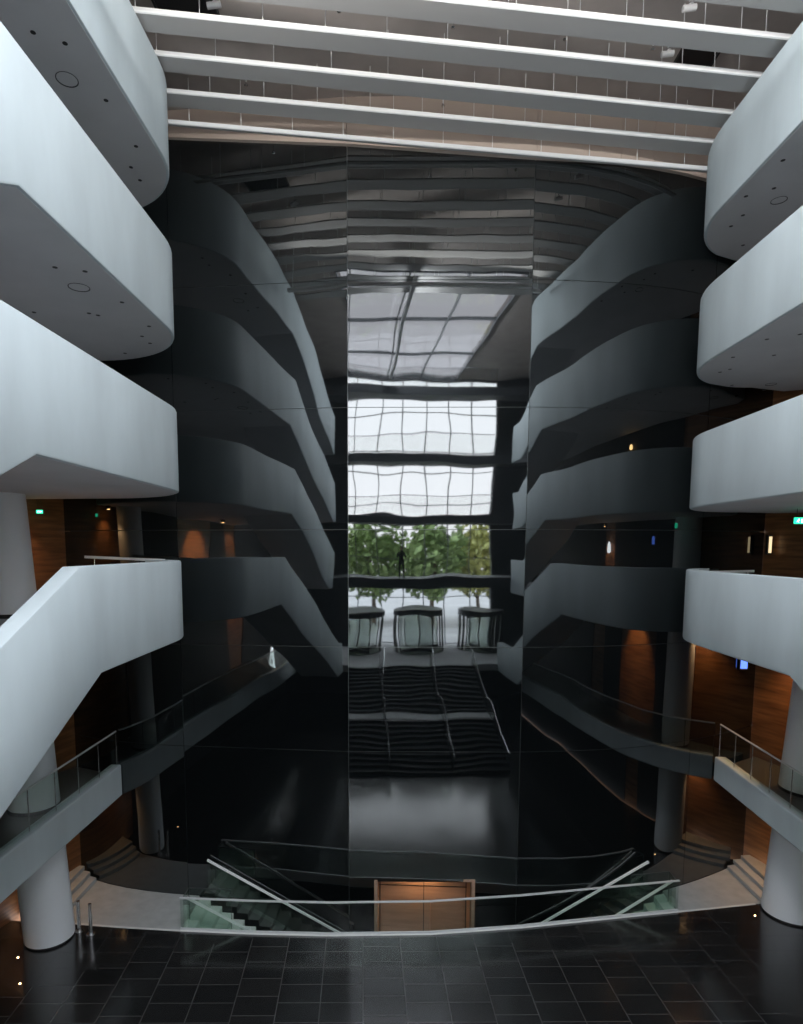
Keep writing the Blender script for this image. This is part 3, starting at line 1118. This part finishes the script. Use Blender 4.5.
def exit_sign(c, label, zt, k=1.0):
    x, y, z = c
    t = thing('exit_sign', label, 'exit sign', c)
    part('housing', t, M['exit'], lambda bm: box(bm, x - 0.2, x + 0.2, y - 0.03, y + 0.03, z - 0.11, z + 0.11))

    def pic(bm):
        yy = y - 0.034
        tube(bm, [(x - 0.06, yy, z + 0.055), (x - 0.06, yy - 0.004, z + 0.056)], 0.02, 10)
        bar(bm, (x - 0.07, yy, z + 0.03), (x - 0.09, yy, z - 0.02), 0.008, 0.03)
        bar(bm, (x - 0.09, yy, z - 0.02), (x - 0.05, yy, z - 0.07), 0.008, 0.018)
        bar(bm, (x - 0.09, yy, z - 0.02), (x - 0.14, yy, z - 0.05), 0.008, 0.018)
        bar(bm, (x - 0.07, yy, z + 0.025), (x - 0.03, yy, z - 0.005), 0.008, 0.014)
        bar(bm, (x - 0.07, yy, z + 0.025), (x - 0.12, yy, z + 0.01), 0.008, 0.014)
        box(bm, x + 0.02, x + 0.07, yy - .004, yy + .004, z - 0.075, z + 0.06)
        bar(bm, (x + 0.1, yy, z), (x + 0.17, yy, z), 0.008, 0.02)
        bar(bm, (x + 0.17, yy, z), (x + 0.14, yy, z + 0.035), 0.008, 0.016)
        bar(bm, (x + 0.17, yy, z), (x + 0.14, yy, z - 0.035), 0.008, 0.016)
    part('pictogram', t, M['exitwhite'], pic)
    part('hanger', t, M['frame'], lambda bm: (tube(bm, [(x - .12, y, z + .11), (x - .12, y, z + (zt - z) / k)], 0.008, 6), tube(bm, [(x + .12, y, z + .11), (x + .12, y, z + (zt - z) / k)], 0.008, 6)))
    t.scale = (k, k, k)


exit_sign((-10.1, 17.0, 11.36), 'green exit sign hanging beside the white column on the left', 11.72, 0.45)
exit_sign((10.55, 17.2, 11.07), 'green exit sign hanging below the third right balcony', 11.42, 0.75)
t = thing('wall_screen', 'small blue lit screen below the lowest right balcony, near the black wall', 'screen', (10.85, 19.6, 6.4))
sx, sy = 10.72, wall_y(10.72) - 0.12
part('display', t, M['screen'], lambda bm: box(bm, sx - 0.1, sx + 0.1, sy - 0.035, sy - 0.02, 6.6, 6.95))
part('casing', t, M['frame'], lambda bm: box(bm, sx - 0.13, sx + 0.13, sy - 0.02, sy + 0.12, 6.56, 6.99))


# small lit things of the galleries, most of them seen mirrored in the black wall
M['cream'] = mat('cream_light', (1, .85, .6), 0.4, emit=((1.0, 0.78, 0.45), 1.0))
M['white_glow'] = mat('white_light', (.9, .95, 1), 0.4, emit=((0.9, 0.96, 1.0), 5.0))
M['amber'] = mat('amber_light', (1, .7, .4), 0.4, emit=((1.0, 0.62, 0.25), 9.0))
t = thing('strip_lamp', 'short cream strip lamp on the timber wall end, below the right exit sign', 'lamp', (11.4, 19.9, 10.3))
part('casing', t, M['frame'], lambda bm: box(bm, 11.34, 11.46, 19.98, 20.1, 10.15, 10.75))
part('tube', t, M['cream'], lambda bm: tube(bm, [(11.4, 19.95, 10.2), (11.4, 19.95, 10.7)], 0.04, 10))
t = thing('white_glow', 'glowing white triangle added on the left walkway, mirrored as a pale glint', 'lamp', (-8.9, 0.6, 3.6))  # glowing frame added to imitate a white glint in the mirror wall
part('frame', t, M['white_glow'], lambda bm: (bar(bm, (-8.9, 0.25, 3.66), (-8.9, 0.55, 4.8), 0.09, 0.09), bar(bm, (-8.9, 0.55, 4.8), (-8.9, 1.05, 4.0), 0.09, 0.09), bar(bm, (-8.9, 1.05, 4.0), (-8.9, 0.25, 3.66), 0.09, 0.09)))
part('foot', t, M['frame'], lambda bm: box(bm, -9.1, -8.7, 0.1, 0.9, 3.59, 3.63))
t = thing('wall_lamp', 'small amber wall lamp mirrored high on the right of the black wall', 'lamp', (12.75, 12.3, 14.05), 'small wall lamps')
part('bracket', t, M['steel'], lambda bm: tube(bm, [(12.8, 12.3, 14.3), (12.66, 12.3, 14.3)], 0.03, 8))
part('lamp_shade', t, M['amber'], lambda bm: lathe(bm, (12.6, 12.3), [(0.06, 14.2), (0.13, 14.25), (0.1, 14.39), (0.03, 14.42)], 16))
t = thing('wall_lamp', 'white shaded wall lamp mirrored above the lowest right balcony', 'lamp', (12.75, 10.2, 10.3), 'small wall lamps')
part('bracket', t, M['steel'], lambda bm: tube(bm, [(12.8, 10.2, 10.5), (12.62, 10.2, 10.5), (12.62, 10.2, 10.62)], 0.025, 8))
part('lamp_shade', t, M['white_glow'], lambda bm: lathe(bm, (12.62, 10.2), [(0.05, 10.15), (0.16, 10.2), (0.13, 10.5), (0.05, 10.62)], 16))
t = thing('wall_screen', 'small pale blue lit screen mirrored above the end of the lowest right balcony', 'screen', (12.75, 14.6, 10.6))
part('display', t, M['screen'], lambda bm: box(bm, 12.70, 12.72, 14.5, 14.7, 10.45, 10.75))
part('casing', t, M['frame'], lambda bm: box(bm, 12.72, 12.8, 14.46, 14.74, 10.41, 10.79))


# warm lamps of the galleries: real fittings, each with its own light
def warm_lamp(c, power, label, rad=0.09, aim=0, angle=110):
    t = thing('downlight', label, 'lamp', c, 'warm gallery lamps')
    x, y, z = c
    part('casing', t, M['frame'], lambda bm: lathe(bm, (x, y), [(rad + .02, z - 0.02), (rad + .03, z - .02), (rad + .03, z + 0.1)], 20))
    part('lens', t, M['warm'], lambda bm: lathe(bm, (x, y), [(rad * .9, z - 0.026), (rad * .9, z - 0.015)], 20))
    d = bpy.data.lights.new('lamp_light', 'SPOT')
    d.energy, d.color, d.spot_size, d.spot_blend, d.shadow_soft_size = power, (1.0, 0.56, 0.26), R(angle), 0.6, 0.08
    o = bpy.data.objects.new('lamp_light', d)
    o.location = (0, 0, -0.05)
    o.rotation_euler = (0, R(aim), 0)
    o.parent = t
    col.objects.link(o)


LAMPS = [((-10.3, 16.2, 11.6), 130, 'warm lamp under the third left balcony by the green exit sign'),
         ((-10.35, 16.4, 2.9), 70, 'warm lamp under the left walkway by the timber wall'),
         ((-9.5, 5.8, 11.6), 1800, 'warm lamp lighting the orange panel mirrored beside the lowest left balcony'),
         ((-9.7, 1.3, 11.6), 450, 'warm lamp under the third left balcony, nearer the window'),
         ((-10.2, 14.9, 8.0), 420, 'warm lamp under the lowest left balcony, beside the column'),
         ((-10.2, 0.9, 8.0), 400, 'warm lamp further along under the lowest left balcony'),
         ((11.75, 18.3, 3.05), 130, 'warm lamp under the right walkway by the timber wall'),
         ((11.75, 18.3, 7.75), 380, 'warm lamp under the lowest right balcony by the timber wall'),
         ((11.5, 13.6, 7.75), 700, 'warm lamp lighting the brown panel mirrored below the lowest right balcony'),
         ((12.1, 10.2, 11.25), 300, 'warm lamp under the third right balcony')]
AIM = {LAMPS[2][2]: 42, LAMPS[3][2]: 42, LAMPS[8][2]: -42}
for c, p, lab in LAMPS:
    warm_lamp(c, p, lab, aim=AIM.get(lab, 0), angle=80 if lab in AIM else 110)
warm_lamp((0.7, 17.9, 0.62), 60, 'warm lamp inside the timber lobby at the lower level', angle=150)
for (px, py), lab in (((18, 958), 'tiny warm floor light in the black tiles left of the column'),
                      ((20, 984), 'tiny warm floor light nearest the picture corner'),
                      ((755, 916), 'tiny warm floor light beside the right landing')):
    p = onz(px, py, 0.0)
    t = thing('floor_light', lab, 'floor light', (p.x, p.y, 0), 'floor lights')
    part('ring', t, M['steel'], lambda bm: lathe(bm, (p.x, p.y), [(0.045, 0), (0.045, 0.012), (0.03, 0.012)], 16))
    part('lens', t, M['warm'], lambda bm: lathe(bm, (p.x, p.y), [(0.02, 0.0), (0.02, 0.016)], 14))

# ================================================================== BEHIND THE VIEWPOINT (seen in the black mirror)
# bridges along the glazed front, one per level
for z, (y0, y1), lab in ((8.65, (-4.2, 0.55), 'dark footbridge on which the standing person is mirrored'),
                         (12.35, (-4.6, -3.0), 'dark footbridge mirrored just above the green trees'),
                         (15.9, (-4.6, -3.0), 'dark footbridge mirrored between the two rows of white windows'),
                         (19.75, (-4.6, -3.0), 'dark footbridge mirrored below the pale rooflight')):
    t = thing('footbridge', lab, 'footbridge', (1, -3, z), 'footbridges along the window')
    part('deck', t, M['slabdark'], lambda bm: box(bm, -10.95, 12.75, y0, y1, z - 0.5, z))
    if z < 9:
        part('kerb', t, M['slabdark'], lambda bm: box(bm, -10.95, 12.75, y1 - 0.12, y1, z, z + 0.08))
        continue
    part('glass_guard', t, M['guard_glass'], lambda bm: box(bm, -5.2, 7.4, y1 - 0.05, y1 - 0.035, z, z + 1.05))
    part('handrail', t, M['steel'], lambda bm: tube(bm, [(-5.2, y1 - 0.04, z + 1.07), (7.4, y1 - 0.04, z + 1.07)], 0.022, 8))

# grand stair up to the entrance
t = thing('grand_staircase', 'broad dark staircase mirrored low in the black wall with a pale landing line', 'staircase', (2, 3, 0))


def gsteps(bm):
    n, y0, z0 = 10, 6.75, 0.0
    for k in range(n):
        box(bm, -2.4, 6.0, -1.7, y0 - 0.335 * k, 0.17 * k, 0.17 * (k + 1))
    for k in range(11):
        ya = 2.3 - 0.364 * k
        box(bm, -2.4, 6.0, -1.72, ya, 1.7 + 0.1636 * k, 1.7 + 0.1636 * (k + 1))


part('steps', t, M['darkstone'], gsteps)


def gnose(bm):
    for k in range(10):
        y = 6.75 - 0.335 * k
        box(bm, -2.4, 6.0, y - 0.05, y + 0.004, 0.17 * (k + 1) - 0.02, 0.17 * (k + 1) + 0.004)
    for k in range(11):
        y = 2.3 - 0.364 * k
        box(bm, -2.4, 6.0, y - 0.05, y + 0.004, 1.7 + 0.1636 * (k + 1) - 0.02, 1.7 + 0.1636 * (k + 1) + 0.004)


part('nosings', t, M['nosing'], gnose)
part('landing', t, M['stone'], lambda bm: box(bm, -2.4, 6.0, 2.3, 3.4, 1.69, 1.712))
for xb, xt in ((-2.3, -2.3), (0.49, 0.75), (3.42, 3.55), (5.95, 5.9)):
    part('handrail', t, M['steel'], lambda bm: tube(bm, [(xb, 6.9, 0.95), (xb, 3.4, 2.65), (xb, 2.3, 2.65), (xt, -1.7, 4.45), (xt, -2.2, 4.45)], 0.03, 8))
    part('glass_side', t, M['glass'], lambda bm: [bar(bm, (xb, a[0], a[1] + 0.45), (xb, b[0], b[1] + 0.45), 0.012, 0.8) for a, b in (((6.9, 0.05), (3.4, 1.75)), ((3.4, 1.75), (2.3, 1.75)), ((2.3, 1.75), (-1.7, 3.5)))])


def revolving_door(x, y, z, r, label):
    t = thing('revolving_door', label, 'revolving door', (x, y, z), 'entrance doors')
    part('canopy', t, M['frame'], lambda bm: lathe(bm, (x, y), [(r + .06, z + 2.45), (r + .06, z + 2.75)], 32))
    part('floor_ring', t, M['frame'], lambda bm: lathe(bm, (x, y), [(r + .04, z), (r + .04, z + 0.04)], 32))
    for k in range(8):
        a = 2 * math.pi * (k + .5) / 8
        if k in (1, 2, 5, 6):
            continue
        part('frame_post', t, M['frame'], lambda bm: box(bm, x + r * math.cos(a) - .06, x + r * math.cos(a) + .06, y + r * math.sin(a) - .06, y + r * math.sin(a) + .06, z + .03, z + 2.46))
    for k in range(4):
        a = math.pi / 4 + k * math.pi / 2 + 0.3
        c = (math.cos(a), math.sin(a))

        def wing(bm):
            bar(bm, (x + c[0] * .06, y + c[1] * .06, z + 2.38), (x + c[0] * (r - .12), y + c[1] * (r - .12), z + 2.38), 0.06, 0.1)
            bar(bm, (x + c[0] * .06, y + c[1] * .06, z + 0.12), (x + c[0] * (r - .12), y + c[1] * (r - .12), z + 0.12), 0.06, 0.14)
            q = (x + c[0] * (r - .15), y + c[1] * (r - .15))
            bar(bm, (*q, z + 0.05), (*q, z + 2.43), 0.07, 0.07)
        w = part('door_wing', t, M['frame'], wing)
        part('pane', w, M['glass'], lambda bm: bar(bm, (x + c[0] * .08, y + c[1] * .08, z + 1.25), (x + c[0] * (r - .18), y + c[1] * (r - .18), z + 1.25), 0.01, 2.1))
    part('centre_post', t, M['frame'], lambda bm: tube(bm, [(x, y, z + .03), (x, y, z + 2.46)], 0.05, 10))


revolving_door(3.4, -7.0, 3.5, 1.7, 'dark framed revolving door mirrored in the middle of the entrance windows')
revolving_door(-0.6, -7.0, 3.5, 1.5, 'dark framed revolving door mirrored at the left edge of the bright strip')
revolving_door(7.6, -7.0, 3.5, 1.4, 'dark framed revolving door mirrored at the right edge of the bright strip')

# trees on the plaza
def tree(x, y, h, r, m, label):
    z0 = 3.42
    t = thing('tree', label, 'tree', (x, y, z0), 'trees outside the window')
    part('trunk', t, M['bark'], lambda bm: tube(bm, [(x, y, z0), (x + .1, y, z0 + h * .35), (x - .1, y + .1, z0 + h * .75)], 0.2, 10))

    def crown(bm):
        rng = random.Random(int(x * 100 + y))
        for k in range(1500):
            a, b = rng.uniform(0, 2 * math.pi), math.acos(rng.uniform(-1, 1))
            rr = r * rng.uniform(0.55, 1.0) * (1 + 0.25 * math.sin(3 * a + x) * math.sin(2 * b))
            c = Vector((x + rr * math.sin(b) * math.cos(a), y + rr * math.sin(b) * math.sin(a), z0 + h * .62 + rr * 1.15 * math.cos(b)))
            s = rng.uniform(0.25, 0.55)
            u = Vector((rng.uniform(-1, 1), rng.uniform(-1, 1), rng.uniform(-1, 1))).normalized()
            w = u.orthogonal().normalized()
            v = [bm.verts.new(c + q) for q in (u * s, w * s * .6, -u * s, -w * s * .6)]
            bm.faces.new(v)
    part('crown', t, m, crown)


TR = [(-4.5, -22, 9.0, 3.0, 'leaf_a', 'olive green tree mirrored at the left edge of the window'),
      (1.0, -25, 9.4, 3.3, 'leaf_b', 'dark green tree mirrored left of the standing person'),
      (6.6, -23, 9.2, 3.1, 'leaf_b', 'dark green tree mirrored right of the standing person'),
      (11.6, -26, 9.2, 3.0, 'leaf_a', 'olive green tree mirrored towards the right of the window'),
      (16.2, -24, 8.4, 2.6, 'leaf_c', 'brownish tree mirrored at the right edge of the window')]
for x, y, h, r, m, lab in TR:
    tree(x, y, h, r, M[m], lab)


# ------------------------------------------------------------------ standing person, mirrored in the wall
def person(x, y, z):
    t = thing('person', 'person in dark clothes standing on the footbridge, raising a camera with both hands', 'person', (x, y, z))
    V = {'pelvis': (0, 0, .95), 'waist': (0, .0, 1.1), 'chest': (0, 0.01, 1.32), 'neck': (0, 0.02, 1.48), 'head': (0, 0.05, 1.56), 'crown': (0, .05, 1.69),
         'hipl': (-.1, 0, .9), 'kneel': (-.12, .02, .5), 'ankl': (-.13, -.02, .09), 'toel': (-.15, .16, .035),
         'hipr': (.1, 0, .9), 'kneer': (.12, .02, .5), 'ankr': (.13, -.02, .09), 'toer': (.15, .16, .035),
         'shl': (-.19, 0, 1.42), 'elbl': (-.25, .12, 1.18), 'wrl': (-.1, .27, 1.42),
         'shr': (.19, 0, 1.42), 'elbr': (.25, .12, 1.18), 'wrr': (.1, .27, 1.42)}
    rad = {'pelvis': (.16, .11), 'waist': (.14, .1), 'chest': (.17, .115), 'neck': (.055, .055), 'head': (.075, .09), 'crown': (.07, .085),
           'hipl': (.085, .085), 'kneel': (.06, .06), 'ankl': (.042, .042), 'toel': (.04, .03), 'hipr': (.085, .085), 'kneer': (.06, .06), 'ankr': (.042, .042), 'toer': (.04, .03),
           'shl': (.06, .06), 'elbl': (.045, .045), 'wrl': (.03, .03), 'shr': (.06, .06), 'elbr': (.045, .045), 'wrr': (.03, .03)}
    E = [('pelvis', 'waist'), ('waist', 'chest'), ('chest', 'neck'), ('neck', 'head'), ('head', 'crown'), ('pelvis', 'hipl'), ('hipl', 'kneel'), ('kneel', 'ankl'), ('ankl', 'toel'),
         ('pelvis', 'hipr'), ('hipr', 'kneer'), ('kneer', 'ankr'), ('ankr', 'toer'), ('chest', 'shl'), ('shl', 'elbl'), ('elbl', 'wrl'), ('chest', 'shr'), ('shr', 'elbr'), ('elbr', 'wrr')]
    # hands: palm, four fingers curled round the camera, thumb off the palm's side
    for s, k in ((-1, 'l'), (1, 'r')):
        V['palm' + k] = (s * .085, .32, 1.47)
        rad['palm' + k] = (.03, .02)
        E.append(('wr' + k, 'palm' + k))
        for f in range(4):
            zf = 1.515 - f * .018
            a, b = 'f%d%s1' % (f, k), 'f%d%s2' % (f, k)
            L = (.045, .052, .048, .038)[f]
            V[a] = (s * .078, .32 + L * .6, zf)
            V[b] = (s * .052, .32 + L, zf - .004)
            rad[a] = rad[b] = (.0085, .0085)
            E += [('palm' + k, a), (a, b)]
        V['t' + k] = (s * .06, .30, 1.435)
        rad['t' + k] = (.01, .01)
        E.append(('palm' + k, 't' + k))
    keys = list(V)
    me = bpy.data.meshes.new('body')
    me.from_pydata([V[k] for k in keys], [(keys.index(a), keys.index(b)) for a, b in E], [])
    o = bpy.data.objects.new('body', me)
    col.objects.link(o)
    o.parent = t
    md = o.modifiers.new('skin', 'SKIN')
    md.use_smooth_shade = True
    for i, k in enumerate(keys):
        me.skin_vertices[0].data[i].radius = rad[k]
        me.skin_vertices[0].data[i].use_root = (k == 'pelvis')
    sd = o.modifiers.new('sub', 'SUBSURF')
    sd.levels = sd.render_levels = 2
    me.materials.append(M['cloth'])
    # head with face, hair and camera
    c = Vector((x, y, z))

    def head(bm):
        bmesh.ops.create_uvsphere(bm, u_segments=24, v_segments=16, radius=1.0, matrix=Matrix.Translation(c + Vector((0, .06, 1.62))) @ Matrix.Diagonal((.078, .098, .118, 1)))
        bmesh.ops.create_cone(bm, cap_ends=True, segments=8, radius1=.018, radius2=.006, depth=.05, matrix=Matrix.Translation(c + Vector((0, .165, 1.61))) @ Matrix.Rotation(R(-60), 4, 'X'))
        for s in (-1, 1):
            bmesh.ops.create_uvsphere(bm, u_segments=10, v_segments=8, radius=1.0, matrix=Matrix.Translation(c + Vector((s * .08, .05, 1.61))) @ Matrix.Diagonal((.012, .022, .034, 1)))
    part('face', t, M['skin'], head, smooth=True)

    def hair(bm):
        bmesh.ops.create_uvsphere(bm, u_segments=24, v_segments=16, radius=1.0, matrix=Matrix.Translation(c + Vector((0, .035, 1.645))) @ Matrix.Diagonal((.088, .1, .108, 1)))
    part('hair', t, M['hair'], hair, smooth=True)
    camt = thing('camera_body', 'black camera raised by the person on the footbridge', 'camera', (x, y + .34, z + 1.43))
    part('body', camt, M['frame'], lambda bm: box(bm, x - .068, x + .068, y + .33, y + .39, z + 1.43, z + 1.525), bevel=.006)
    part('lens', camt, M['black_matt'], lambda bm: tube(bm, [(x, y + .39, z + 1.475), (x, y + .48, z + 1.475)], .036, 20))


person(1.62, -1.0, 8.65)
